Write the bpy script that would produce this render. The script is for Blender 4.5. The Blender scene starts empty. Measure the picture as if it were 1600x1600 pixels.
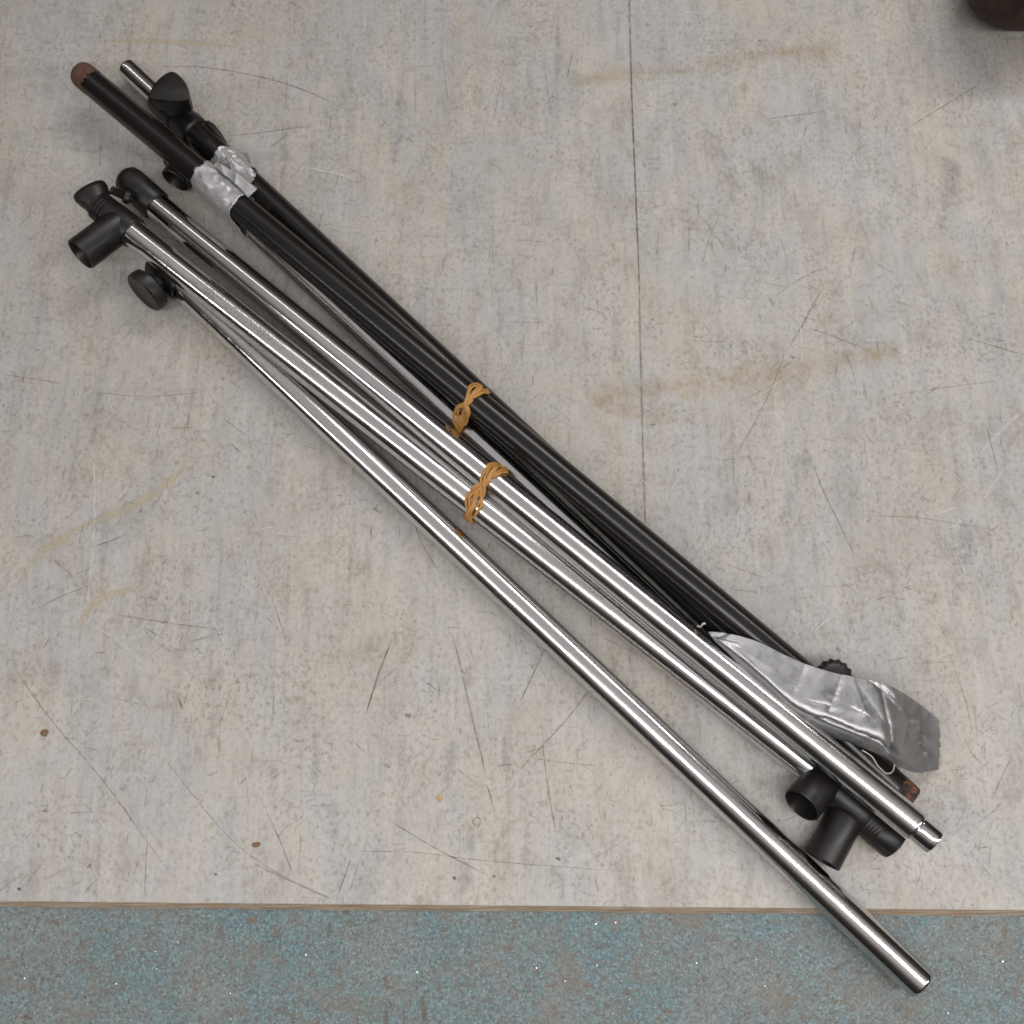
import bpy, bmesh, math, random
from mathutils import Vector, Matrix, noise as mnoise

random.seed(11)
scene = bpy.context.scene
C = scene.collection
R = math.radians

# ------------------------------------------------------------------ camera
TILT = R(16.0); ROLL = R(-0.5); FOV = R(52.0); DIST = 0.861
cam_d = bpy.data.cameras.new("camera"); cam = bpy.data.objects.new("camera", cam_d); C.objects.link(cam)
cam_d.sensor_width = 36.0; cam_d.sensor_fit = 'HORIZONTAL'; cam_d.angle = FOV
cam_d.clip_start = 0.01; cam_d.clip_end = 50.0
cam.location = (0.0, -math.sin(TILT) * DIST, math.cos(TILT) * DIST)
cam_m = Matrix.Rotation(TILT, 3, 'X') @ Matrix.Rotation(ROLL, 3, 'Z')
cam.rotation_euler = cam_m.to_euler()
scene.camera = cam

# ------------------------------------------------------------------ world: dim room
world = bpy.data.worlds.new("World"); scene.world = world; world.use_nodes = True
wn = world.node_tree; wn.nodes.clear()
w_out = wn.nodes.new("ShaderNodeOutputWorld"); w_bg = wn.nodes.new("ShaderNodeBackground")
w_tc = wn.nodes.new("ShaderNodeTexCoord"); w_sep = wn.nodes.new("ShaderNodeSeparateXYZ")
w_ramp = wn.nodes.new("ShaderNodeValToRGB"); w_no = wn.nodes.new("ShaderNodeTexNoise")
w_no.inputs["Scale"].default_value = 3.0; w_no.inputs["Detail"].default_value = 3.0
w_add = wn.nodes.new("ShaderNodeMath"); w_add.operation = 'MULTIPLY_ADD'
wn.links.new(w_tc.outputs["Generated"], w_sep.inputs[0])
wn.links.new(w_tc.outputs["Generated"], w_no.inputs["Vector"])
wn.links.new(w_no.outputs["Fac"], w_add.inputs[0]); w_add.inputs[1].default_value = 0.30
wn.links.new(w_sep.outputs["Z"], w_add.inputs[2])
wn.links.new(w_add.outputs[0], w_ramp.inputs["Fac"])
els = w_ramp.color_ramp.elements
els[0].position = 0.15; els[0].color = (0.016, 0.012, 0.011, 1)
els[1].position = 1.0; els[1].color = (0.38, 0.365, 0.36, 1)
e = els.new(0.42); e.color = (0.022, 0.015, 0.013, 1)
e = els.new(0.74); e.color = (0.04, 0.033, 0.030, 1)
e = els.new(0.93); e.color = (0.22, 0.208, 0.202, 1)
wn.links.new(w_ramp.outputs["Color"], w_bg.inputs["Color"]); w_bg.inputs["Strength"].default_value = 1.0
wn.links.new(w_bg.outputs[0], w_out.inputs[0])

# ------------------------------------------------------------------ ceiling strip lamps (two rows along the bench)
def strip_lamp(name, y, z, length, width, power, x=0.0):
    d = bpy.data.lights.new(name, 'AREA'); d.shape = 'RECTANGLE'; d.size = length; d.size_y = width
    d.energy = power; d.color = (1.0, 0.975, 0.965)
    o = bpy.data.objects.new(name, d); C.objects.link(o); o.location = (x, y, z)
    return o
strip_lamp("ceiling_strip_lamp", -0.48, 1.15, 2.1, 0.10, 9.0, -1.35)
strip_lamp("ceiling_strip_lamp", -0.48, 1.15, 2.5, 0.15, 15.5, 1.00)
strip_lamp("ceiling_strip_lamp", 1.50, 1.90, 2.0, 0.17, 26.0, 1.05)
strip_lamp("ceiling_strip_lamp", 1.50, 1.90, 2.4, 0.06, 2.4, -1.25)

scene.view_settings.view_transform = 'Standard'
scene.view_settings.look = 'None'
scene.view_settings.exposure = 0.14
scene.view_settings.gamma = 1.0
scene.view_settings.use_curve_mapping = False
scene.render.engine = 'CYCLES'
scene.cycles.use_denoising = True
scene.cycles.filter_width = 1.7
scene.cycles.max_bounces = 10
scene.cycles.transparent_max_bounces = 24
scene.cycles.sample_clamp_indirect = 1.2
scene.cycles.blur_glossy = 3.0

# ------------------------------------------------------------------ photo pixel -> point of the bench at height z
F_PX = 800.0 / math.tan(FOV / 2)
def P(px, py, z=0.0):
    d = cam_m @ Vector(((px - 800.0) / F_PX, -(py - 800.0) / F_PX, -1.0))
    k = (z - cam.location.z) / d.z
    return cam.location + d * k

# ------------------------------------------------------------------ materials
def new_mat(name):
    m = bpy.data.materials.new(name); m.use_nodes = True
    nt = m.node_tree; b = nt.nodes["Principled BSDF"]
    return m, nt, b
def N(nt, kind, **kw):
    n = nt.nodes.new(kind)
    for k, v in kw.items():
        if k in n.inputs: n.inputs[k].default_value = v
        else: setattr(n, k, v)
    return n
def ramp(nt, src, stops, interp='LINEAR'):
    r = nt.nodes.new("ShaderNodeValToRGB"); r.color_ramp.interpolation = interp
    el = r.color_ramp.elements
    while len(el) < len(stops): el.new(0.5)
    for q, (p, c) in zip(el, stops):
        q.position = p
        q.color = (c, c, c, 1) if not isinstance(c, tuple) else (c[0], c[1], c[2], 1)
    nt.links.new(src, r.inputs["Fac"])
    return r.outputs["Color"]
def mix(nt, fac, a, b, mode='MIX'):
    m = nt.nodes.new("ShaderNodeMix"); m.data_type = 'RGBA'; m.blend_type = mode
    for s, v in ((0, fac), (6, a), (7, b)):
        if hasattr(v, 'is_output'): nt.links.new(v, m.inputs[s])
        else: m.inputs[s].default_value = v if s == 0 else (v[0], v[1], v[2], 1)
    return m.outputs[2]
def coords(nt, kind, scale):
    t = nt.nodes.new("ShaderNodeTexCoord"); mp = nt.nodes.new("ShaderNodeMapping")
    mp.inputs["Scale"].default_value = scale
    nt.links.new(t.outputs[kind], mp.inputs["Vector"])
    return mp.outputs["Vector"]
def noise(nt, vec, scale, detail=4, rough=0.6, dist=0.0):
    n = N(nt, "ShaderNodeTexNoise", Scale=scale, Detail=detail, Roughness=rough, Distortion=dist)
    nt.links.new(vec, n.inputs["Vector"]); return n.outputs["Fac"]
def bump(nt, b, h, strength, dist=0.001):
    n = N(nt, "ShaderNodeBump", Strength=strength, Distance=dist)
    nt.links.new(h, n.inputs["Height"]); nt.links.new(n.outputs["Normal"], b.inputs["Normal"])

def mat_worktop():
    m, nt, b = new_mat("worn_sheet")
    o = coords(nt, "Object", (1, 1, 1))
    c1 = noise(nt, coords(nt, "Object", (1, 0.6, 1)), 11.0, 8, 0.62, 0.9)
    c2 = noise(nt, coords(nt, "Object", (1, 0.7, 1)), 30.0, 8, 0.68, 0.7)
    c3 = noise(nt, o, 5.0, 6, 0.6, 0.5)
    br = noise(nt, coords(nt, "Object", (1, 0.07, 1)), 120.0, 6, 0.68, 0.1)
    bs = noise(nt, coords(nt, "Object", (1, 0.28, 1)), 30.0, 8, 0.68, 0.6)
    cx = noise(nt, coords(nt, "Object", (0.12, 1, 1)), 150.0, 5, 0.65, 0.1)
    fine = noise(nt, coords(nt, "Object", (1, 0.7, 1)), 300.0, 6, 0.78, 0.2)
    msk = noise(nt, o, 17.0, 5, 0.65, 0.5)
    base = mix(nt, ramp(nt, c1, [(0.40, 0.0), (0.60, 1.0)]), (0.455, 0.424, 0.377), (0.411, 0.411, 0.408))
    base = mix(nt, ramp(nt, bs, [(0.53, 0.0), (0.70, 0.55)]), base, (0.33, 0.338, 0.358))
    base = mix(nt, ramp(nt, bs, [(0.30, 0.5), (0.45, 0.0)]), base, (0.50, 0.46, 0.39))
    base = mix(nt, ramp(nt, c3, [(0.50, 0.0), (0.68, 0.45)]), base, (0.40, 0.355, 0.295))
    base = mix(nt, ramp(nt, c2, [(0.51, 0.0), (0.72, 0.6)]), base, (0.315, 0.29, 0.252))
    base = mix(nt, ramp(nt, c2, [(0.28, 0.5), (0.42, 0.0)]), base, (0.50, 0.475, 0.44))
    base = mix(nt, ramp(nt, br, [(0.30, 0.5), (0.46, 0.0)]), base, (0.27, 0.258, 0.24))
    base = mix(nt, ramp(nt, br, [(0.53, 0.0), (0.71, 0.45)]), base, (0.56, 0.525, 0.47))
    base = mix(nt, ramp(nt, cx, [(0.28, 0.4), (0.42, 0.0)]), base, (0.28, 0.25, 0.21))
    mm = N(nt, "ShaderNodeMath", operation='MULTIPLY')
    nt.links.new(ramp(nt, msk, [(0.34, 0.25), (0.60, 1.0)]), mm.inputs[0])
    nt.links.new(ramp(nt, fine, [(0.50, 0.0), (0.66, 0.85)]), mm.inputs[1])
    base = mix(nt, mm.outputs[0], base, (0.195, 0.16, 0.12))
    gr = noise(nt, coords(nt, "Object", (1, 0.6, 1)), 95.0, 7, 0.75, 0.8)
    g2 = N(nt, "ShaderNodeMath", operation='MULTIPLY'); nt.links.new(ramp(nt, c2, [(0.38, 0.1), (0.62, 1.0)]), g2.inputs[0])
    nt.links.new(ramp(nt, gr, [(0.51, 0.0), (0.68, 0.7)]), g2.inputs[1])
    base = mix(nt, g2.outputs[0], base, (0.25, 0.222, 0.182))
    base = mix(nt, ramp(nt, gr, [(0.30, 0.6), (0.44, 0.0)]), base, (0.50, 0.48, 0.445))
    base = mix(nt, ramp(nt, fine, [(0.28, 0.45), (0.42, 0.0)]), base, (0.58, 0.55, 0.50))
    nt.links.new(base, b.inputs["Base Color"])
    nt.links.new(ramp(nt, c2, [(0.3, 0.40), (0.7, 0.62)]), b.inputs["Roughness"])
    b.inputs["Specular IOR Level"].default_value = 0.35
    bump(nt, b, fine, 0.18, 0.0004)
    return m
def mat_edge():
    m, nt, b = new_mat("worn_edge")
    o = coords(nt, "Object", (0.03, 1, 1)); oo = coords(nt, "Object", (1, 1, 1))
    a = noise(nt, o, 1100.0, 3, 0.6); c = noise(nt, oo, 30.0, 5, 0.65)
    base = mix(nt, ramp(nt, a, [(0.40, 0.0), (0.62, 1.0)]), (0.17, 0.125, 0.085), (0.34, 0.28, 0.21))
    base = mix(nt, ramp(nt, c, [(0.42, 0.0), (0.66, 0.8)]), base, (0.23, 0.16, 0.095))
    nt.links.new(base, b.inputs["Base Color"]); b.inputs["Roughness"].default_value = 0.7
    return m
def mat_board():
    m, nt, b = new_mat("blue_board")
    o = coords(nt, "Object", (1, 1, 1))
    f = noise(nt, o, 400.0, 5, 0.75, 0.3); f2 = noise(nt, o, 200.0, 6, 0.75, 0.6); f3 = noise(nt, o, 620.0, 3, 0.6)
    g = noise(nt, o, 13.0, 5, 0.65, 0.3); h = noise(nt, o, 34.0, 5, 0.65, 0.3)
    base = mix(nt, ramp(nt, g, [(0.36, 0.0), (0.62, 1.0)]), (0.145, 0.165, 0.157), (0.075, 0.150, 0.168))
    base = mix(nt, ramp(nt, f, [(0.50, 0.0), (0.66, 0.9)]), base, (0.225, 0.305, 0.315))
    base = mix(nt, ramp(nt, f2, [(0.51, 0.0), (0.61, 0.9)]), base, (0.115, 0.088, 0.066))
    base = mix(nt, ramp(nt, f, [(0.34, 1.0), (0.46, 0.0)]), base, (0.05, 0.047, 0.04))
    base = mix(nt, ramp(nt, f3, [(0.58, 0.0), (0.70, 0.55)]), base, (0.40, 0.46, 0.47))
    base = mix(nt, ramp(nt, h, [(0.52, 0.0), (0.72, 0.7)]), base, (0.155, 0.12, 0.085))
    nt.links.new(base, b.inputs["Base Color"]); b.inputs["Roughness"].default_value = 0.5
    bump(nt, b, f, 0.4, 0.0006)
    return m
def mat_decal(name, col, alpha, lo=0.34, hi=0.66, scale=120.0, soft=False):
    m, nt, b = new_mat(name)
    b.inputs["Base Color"].default_value = (*col, 1); b.inputs["Roughness"].default_value = 0.6
    b.inputs["Specular IOR Level"].default_value = 0.3
    o = coords(nt, "Object", (1, 1, 1)); n = noise(nt, o, scale, 4, 0.65)
    al = ramp(nt, n, [(lo, 0.0 if soft else 0.12 * alpha), (hi, alpha)])
    uv = nt.nodes.new("ShaderNodeTexCoord"); sp = nt.nodes.new("ShaderNodeSeparateXYZ")
    nt.links.new(uv.outputs["UV"], sp.inputs[0])
    if soft: prof = ramp(nt, sp.outputs["Y"], [(0.0, 0.0), (0.18, 0.12), (0.5, 1.0), (0.82, 0.12), (1.0, 0.0)], 'B_SPLINE')
    else: prof = ramp(nt, sp.outputs["Y"], [(0.0, 0.0), (0.3, 1.0), (0.7, 1.0), (1.0, 0.0)])
    mm = N(nt, "ShaderNodeMath", operation='MULTIPLY')
    nt.links.new(al, mm.inputs[0]); nt.links.new(prof, mm.inputs[1])
    nt.links.new(mm.outputs[0], b.inputs["Alpha"])
    return m
def mat_chrome(name, haze, pits, tint=(0.74, 0.735, 0.735), rough=0.07, rough2=0.25, seed=0.0):
    """plated steel: a sharp lobe under a worn hazy one; haze and pits are (metres along the pole, amount) stops"""
    m, nt, b = new_mat(name)
    u = coords(nt, "UV", (1, 1, 1)); us = coords(nt, "UV", (0.05, 1, 1)); uz = coords(nt, "UV", (1, 0.9, 1))
    tc = nt.nodes.new("ShaderNodeTexCoord"); sp = nt.nodes.new("ShaderNodeSeparateXYZ"); nt.links.new(tc.outputs["UV"], sp.inputs[0])
    mad = N(nt, "ShaderNodeMath", operation='MULTIPLY_ADD'); wob = noise(nt, uz, 30.0, 4, 0.6)
    nt.links.new(wob, mad.inputs[0]); mad.inputs[1].default_value = 0.08
    nt.links.new(sp.outputs["X"], mad.inputs[2])
    hz = ramp(nt, mad.outputs[0], [(min(1, max(0, t + .04)), v) for t, v in haze])
    pz = ramp(nt, mad.outputs[0], [(min(1, max(0, t + .04)), v) for t, v in pits])
    def mul(a, c):
        q = N(nt, "ShaderNodeMath", operation='MULTIPLY')
        for k, v in ((0, a), (1, c)):
            if hasattr(v, 'is_output'): nt.links.new(v, q.inputs[k])
            else: q.inputs[k].default_value = v
        return q.outputs[0]
    blot = noise(nt, uz, 34.0, 2, 0.5, 0.5)
    pit = noise(nt, u, 620.0, 2, 0.6)
    pm = mul(mul(pz, ramp(nt, blot, [(0.42, 0.0), (0.58, 1.0)])), ramp(nt, pit, [(0.5, 0.0), (0.62, 1.0)]))
    lines = noise(nt, us, 160.0, 2, 0.5)
    base = mix(nt, pm, tint, (0.22, 0.17, 0.13))
    nt.links.new(base, b.inputs["Base Color"]); b.inputs["Metallic"].default_value = 1.0
    nt.links.new(mix(nt, pm, mix(nt, ramp(nt, lines, [(0.4, 0.0), (0.8, 1.0)]), (rough,) * 3, (rough + 0.05,) * 3), (0.45, 0.45, 0.45)), b.inputs["Roughness"])
    wav = noise(nt, coords(nt, "UV", (1, 0.35, 1)), 40.0, 1, 0.4)
    bump(nt, b, wav, 0.12, 0.0006)
    b2 = nt.nodes.new("ShaderNodeBsdfPrincipled"); b2.inputs["Metallic"].default_value = 1.0; b2.inputs["Roughness"].default_value = rough2
    nt.links.new(mix(nt, pm, (0.66, 0.65, 0.645), (0.3, 0.25, 0.2)), b2.inputs["Base Color"])
    ms = nt.nodes.new("ShaderNodeMixShader"); out = [n for n in nt.nodes if n.type == 'OUTPUT_MATERIAL'][0]
    nt.links.new(mul(hz, ramp(nt, blot, [(0.34, 0.25), (0.62, 1.0)])), ms.inputs[0])
    nt.links.new(b.outputs[0], ms.inputs[1]); nt.links.new(b2.outputs[0], ms.inputs[2]); nt.links.new(ms.outputs[0], out.inputs["Surface"])
    return m
def mat_black_tube():
    m, nt, b = new_mat("black_painted_steel")
    us = coords(nt, "UV", (0.06, 1, 1)); u = coords(nt, "UV", (1, 1, 1))
    h = noise(nt, us, 300.0, 4, 0.6); d = noise(nt, u, 500.0, 3, 0.7)
    base = mix(nt, ramp(nt, d, [(0.68, 0.0), (0.8, 0.5)]), (0.0105, 0.0092, 0.0082), (0.04, 0.032, 0.026))
    nt.links.new(base, b.inputs["Base Color"])
    nt.links.new(ramp(nt, h, [(0.3, 0.20), (0.75, 0.30)]), b.inputs["Roughness"])
    b.inputs["Specular IOR Level"].default_value = 0.42
    return m
def mat_plastic():
    m, nt, b = new_mat("black_moulded_plastic")
    o = coords(nt, "Object", (1, 1, 1)); d = noise(nt, o, 350.0, 4, 0.7); e = noise(nt, o, 60.0, 4, 0.6)
    base = mix(nt, ramp(nt, e, [(0.45, 0.0), (0.75, 0.7)]), (0.0085, 0.0072, 0.0064), (0.020, 0.0165, 0.014))
    nt.links.new(base, b.inputs["Base Color"])
    nt.links.new(ramp(nt, e, [(0.3, 0.34), (0.75, 0.5)]), b.inputs["Roughness"]); b.inputs["Specular IOR Level"].default_value = 0.5
    bump(nt, b, d, 0.12, 0.0004)
    return m
def mat_rust(name="rusty_end", a=(0.075, 0.034, 0.021), c=(0.13, 0.066, 0.044), lo=0.35, hi=0.7):
    m, nt, b = new_mat(name)
    o = coords(nt, "Object", (1, 1, 1)); d = noise(nt, o, 240.0, 5, 0.7)
    nt.links.new(mix(nt, ramp(nt, d, [(lo, 0.0), (hi, 1.0)]), a, c), b.inputs["Base Color"])
    b.inputs["Roughness"].default_value = 0.7; bump(nt, b, d, 0.5, 0.0006)
    return m
def mat_rubber():
    m, nt, b = new_mat("tan_rubber")
    u = coords(nt, "UV", (0.15, 1, 1)); d = noise(nt, u, 500.0, 4, 0.65)
    nt.links.new(mix(nt, ramp(nt, d, [(0.3, 0.0), (0.7, 1.0)]), (0.34, 0.155, 0.033), (0.54, 0.285, 0.078)), b.inputs["Base Color"])
    b.inputs["Roughness"].default_value = 0.5; bump(nt, b, d, 0.3, 0.0004)
    return m
def mat_tape(name, metal, lo, hi):
    m, nt, b = new_mat(name)
    w = coords(nt, "UV", (1, 1, 1)); o = coords(nt, "Object", (1, 1, 1))
    th = N(nt, "ShaderNodeTexWave", Scale=420.0, Distortion=0.6); nt.links.new(w, th.inputs["Vector"])
    d = noise(nt, o, 90.0, 4, 0.6, 0.5); k = noise(nt, o, 38.0, 3, 0.5, 1.0)
    nt.links.new(mix(nt, ramp(nt, d, [(0.3, 0.0), (0.75, 1.0)]), (lo,) * 3, (hi,) * 3), b.inputs["Base Color"])
    b.inputs["Metallic"].default_value = metal
    nt.links.new(ramp(nt, d, [(0.3, 0.34), (0.7, 0.48)]), b.inputs["Roughness"])
    ad = N(nt, "ShaderNodeMath", operation='MULTIPLY_ADD'); nt.links.new(th.outputs["Fac"], ad.inputs[0]); ad.inputs[1].default_value = 0.10
    nt.links.new(k, ad.inputs[2])
    bump(nt, b, ad.outputs[0], 0.16, 0.0015)
    return m
def mat_dark_wood():
    m, nt, b = new_mat("dark_lacquered_wood")
    o = coords(nt, "Object", (1, 1, 0.3)); d = noise(nt, o, 60.0, 5, 0.6, 1.0)
    nt.links.new(mix(nt, ramp(nt, d, [(0.35, 0.0), (0.7, 1.0)]), (0.018, 0.009, 0.007), (0.058, 0.029, 0.020)), b.inputs["Base Color"])
    b.inputs["Roughness"].default_value = 0.45; b.inputs["Specular IOR Level"].default_value = 0.25
    return m
M_SHEET = mat_worktop(); M_EDGE = mat_edge(); M_BOARD = mat_board()
Z0 = [(0.0, 0.0), (0.9, 0.0)]
M_CHROME_C = mat_chrome("chrome_plate_crossing", [(0.0, 0.03), (0.15, 0.06), (0.27, 0.45), (0.5, 0.55), (0.85, 0.35)], [(0.02, .3), (.1, .0), (.5, .0), (.7, .35)])
M_CHROME_D = mat_chrome("chrome_plate_lone", [(0.0, 0.10), (0.1, 0.2), (0.25, 0.5), (0.5, 0.45), (0.7, 0.25), (0.88, 0.16)], [(0.0, .0), (.06, .7), (.16, .3), (.3, .1), (.38, .6), (.55, .2), (.66, .6), (.8, .2)])
M_CHROME_E = mat_chrome("chrome_plate_clutched", [(0.0, 0.08), (0.07, 0.30), (0.2, 0.55), (0.45, 0.55), (0.7, 0.4)], [(0.03, .15), (.07, 1.0), (.20, .8), (.26, .1), (.42, .1), (.48, .9), (.58, .6), (.66, .1)])
M_CHROME_CLEAN = mat_chrome("clean_chrome_plate", [(0.0, 0.08), (0.2, 0.12), (0.35, 0.3), (0.9, 0.25)], [(0.1, .1), (.2, .5), (.4, .3)])
M_BLACK = mat_black_tube(); M_PLASTIC = mat_plastic(); M_RUST = mat_rust(); M_ORANGE = mat_rust("orange_rust", (0.010, 0.007, 0.006), (0.20, 0.07, 0.026), 0.46, 0.66)
M_RUBBER = mat_rubber(); M_TAPE = mat_tape("silver_duct_tape", 0.95, 0.32, 0.42); M_TAPE_WRAP = mat_tape("lit_duct_tape", 0.6, 0.5, 0.62); M_WOOD = mat_dark_wood()  # wrap is the same tape, its lamp-facing brightness put into a paler colour
M_THREAD, _nt, _b = new_mat("pale_thread"); _b.inputs["Base Color"].default_value = (0.62, 0.58, 0.52, 1)
_n = noise(_nt, coords(_nt, "Object", (1, 1, 1)), 900.0); _nt.links.new(ramp(_nt, _n, [(0.2, 0.5), (0.8, 0.8)]), _b.inputs["Roughness"])
M_GLINT, _nt, _b = new_mat("glitter_flake"); _b.inputs["Metallic"].default_value = 1.0; _b.inputs["Base Color"].default_value = (0.95, 0.94, 0.92, 1)
_n = noise(_nt, coords(_nt, "Object", (1, 1, 1)), 300.0); _nt.links.new(ramp(_nt, _n, [(0.2, 0.15), (0.8, 0.35)]), _b.inputs["Roughness"])
D_DARK = mat_decal("scratch_dark", (0.095, 0.072, 0.054), 0.75)
D_BROWN = mat_decal("scratch_brown", (0.17, 0.115, 0.068), 0.66)
D_FAINT = mat_decal("scratch_faint", (0.19, 0.145, 0.10), 0.55)
D_WHITE = mat_decal("scuff_white", (0.76, 0.74, 0.72), 0.6, 0.25, 0.6)
D_PALE = mat_decal("scuff_pale", (0.76, 0.72, 0.66), 0.85, 0.28, 0.6, soft=True)
D_TAN = mat_decal("stain_tan", (0.58, 0.49, 0.35), 0.9, 0.2, 0.58, 80.0, soft=True)
D_ORANGE = mat_decal("stain_orange", (0.50, 0.37, 0.215), 0.5, 0.30, 0.76, 75.0, soft=True)
D_BLUE = mat_decal("smear_grey", (0.30, 0.305, 0.325), 0.45, 0.36, 0.66, 90.0, soft=True)

# ------------------------------------------------------------------ object helpers
def finish(name, bm, mats, parent=None, origin=None, smooth=True, angle=38, label=None):
    if parent is not None: origin = parent.location
    if origin is not None:
        bmesh.ops.translate(bm, verts=bm.verts, vec=-Vector(origin))
    me = bpy.data.meshes.new(name); bm.normal_update(); bm.to_mesh(me); bm.free()
    for mt in (mats if isinstance(mats, (list, tuple)) else [mats]): me.materials.append(mt)
    if smooth:
        for p in me.polygons: p.use_smooth = True
        me.set_sharp_from_angle(angle=R(angle))
    o = bpy.data.objects.new(name, me); C.objects.link(o)
    if parent is not None: o.parent = parent
    elif origin is not None: o.location = origin
    if label: o["label"] = label
    return o
def thing(name, label, cat, loc, group=None):
    o = bpy.data.objects.new(name, None); C.objects.link(o); o.location = loc
    o.empty_display_size = 0.02
    o["label"] = label; o["category"] = cat
    if group: o["group"] = group
    return o
def frame(axis):
    t = Vector(axis).normalized()
    up = Vector((0, 0, 1)) if abs(t.z) < 0.9 else Vector((0, 1, 0))
    s = t.cross(up).normalized(); w = s.cross(t).normalized()
    return t, s, w
def loft(bm, p0, axis, prof, seg=96, exps=None, ragged=None, mat=0, roll=0.0):
    """prof: list of (t, a, b): elliptical sections along the axis (a sideways, b upwards)"""
    t, s, w = frame(axis)
    if roll:
        q = Matrix.Rotation(roll, 3, t); s = q @ s; w = q @ w
    uvl = bm.loops.layers.uv.verify()
    rings = []
    for item in prof:
        tt, a = item[0], item[1]; b2 = item[2] if len(item) > 2 else a
        off = item[3] if len(item) > 3 else 0.0
        ring = []
        for i in range(seg):
            an = 2 * math.pi * i / seg
            ca, sa = math.cos(an), math.sin(an)
            if exps: 
                ca = math.copysign(abs(ca) ** exps, ca); sa = math.copysign(abs(sa) ** exps, sa)
            dt = ragged(an, tt) if ragged else 0.0
            ring.append(bm.verts.new(p0 + t * (tt + dt) + s * (a * ca) + w * (b2 * sa + off)))
        rings.append((tt, max(a, b2), ring))
    for (t0, r0, A), (t1, r1, B) in zip(rings, rings[1:]):
        for i in range(seg):
            j = (i + 1) % seg
            f = bm.faces.new((A[i], A[j], B[j], B[i])); f.material_index = mat
            rr = 0.012
            for lp, (tt, k) in zip(f.loops, ((t0, i), (t0, i + 1), (t1, i + 1), (t1, i))):
                lp[uvl].uv = (tt, 2 * math.pi * rr * k / seg)
    for idx, rev in ((0, True), (-1, False)):
        if rings[idx][1] > 1e-5:
            f = bm.faces.new(list(reversed(rings[idx][2])) if rev else rings[idx][2]); f.material_index = mat
    return bm
def lathe(p0, axis, prof, seg=96, **k):
    bm = bmesh.new(); loft(bm, p0, axis, prof, seg, **k); bmesh.ops.recalc_face_normals(bm, faces=bm.faces); return bm
def rod_prof(L, r, e=0.0012, n=40):
    """solid rod with softly rounded ends, enough rings for the long run"""
    pr = [(0, r * 0.80), (e * 0.25, r - e * 0.5), (e, r), (e + .0006, r), (e + .002, r)]
    pr += [(e + (L - 2 * e) * i / n, r) for i in range(1, n)]
    pr += [(L - e - .002, r), (L - e - .0006, r), (L - e, r), (L - e * 0.25, r - e * 0.5), (L, r * 0.80)]
    return pr
def sleeve_prof(L, r, wall=0.0022, depth=0.03, back=True):
    """cylinder whose far end (t = L) is an open socket"""
    return [(0, r * 0.7), (0.001, r - 0.0006), (0.003, r), (L * 0.5, r), (L - 0.0008, r), (L, r - 0.0007), (L, r - wall + 0.0006),
            (L - 0.001, r - wall), (L - depth, r - wall), (L - depth, 0.0)]
def pipe(bm, pts, rad, seg=8, flat=1.0, mat=0):
    uvl = bm.loops.layers.uv.verify(); rings = []; dist = 0.0; n = len(pts)
    for i, p in enumerate(pts):
        a = pts[max(0, i - 1)]; b = pts[min(n - 1, i + 1)]
        t, s, w = frame(b - a)
        if i: dist += (p - pts[i - 1]).length
        r = rad(i / (n - 1)) if callable(rad) else rad
        rings.append((dist, [bm.verts.new(p + s * (r * math.cos(2 * math.pi * k / seg)) + w * (r * flat * math.sin(2 * math.pi * k / seg))) for k in range(seg)]))
    for (d0, A), (d1, B) in zip(rings, rings[1:]):
        for k in range(seg):
            j = (k + 1) % seg
            f = bm.faces.new((A[k], A[j], B[j], B[k])); f.material_index = mat
            for lp, uv in zip(f.loops, ((d0, k * 0.001), (d0, k * 0.001 + 0.001), (d1, k * 0.001 + 0.001), (d1, k * 0.001))): lp[uvl].uv = uv
    bm.faces.new(list(reversed(rings[0][1]))); bm.faces.new(rings[-1][1])
def smooth_line(pts, n):
    """Catmull-Rom through the points, n samples"""
    pts = [Vector(p) for p in pts]; out = []; m = len(pts) - 1
    for i in range(n):
        u = i / (n - 1) * m; k = min(int(u), m - 1); f = u - k
        p0 = pts[max(k - 1, 0)]; p1 = pts[k]; p2 = pts[k + 1]; p3 = pts[min(k + 2, m)]
        out.append(0.5 * ((2 * p1) + (p2 - p0) * f + (2 * p0 - 5 * p1 + 4 * p2 - p3) * f * f + (3 * p1 - p0 - 3 * p2 + p3) * f ** 3))
    return out
def vn(x, y, z=0.0): return mnoise.noise(Vector((x, y, z)))

# ------------------------------------------------------------------ the bench: worn sheet on a blue board
EDGE_L = P(-2600, 1385); EDGE_R = P(4200, 1445)
def edge_y(x):
    a, b = P(0, 1408), P(1600, 1422)
    return a.y + (b.y - a.y) * (x - a.x) / (b.x - a.x)
bm = bmesh.new(); uvl = bm.loops.layers.uv.verify()
def quad(bm, vs, mi, uvs=((0, 0.5),) * 4):
    f = bm.faces.new([bm.verts.new(v) for v in vs]); f.material_index = mi
    for lp, uv in zip(f.loops, uvs): lp[uvl].uv = uv
    return f
XL, XR, YT = -1.15, 1.15, 1.25
yl, yr = edge_y(XL), edge_y(XR)
E1, E2 = 0.0015, 0.0042
quad(bm, ((XL, yl, 0), (XR, yr, 0), (XR, YT, 0), (XL, YT, 0)), 0)
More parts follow.
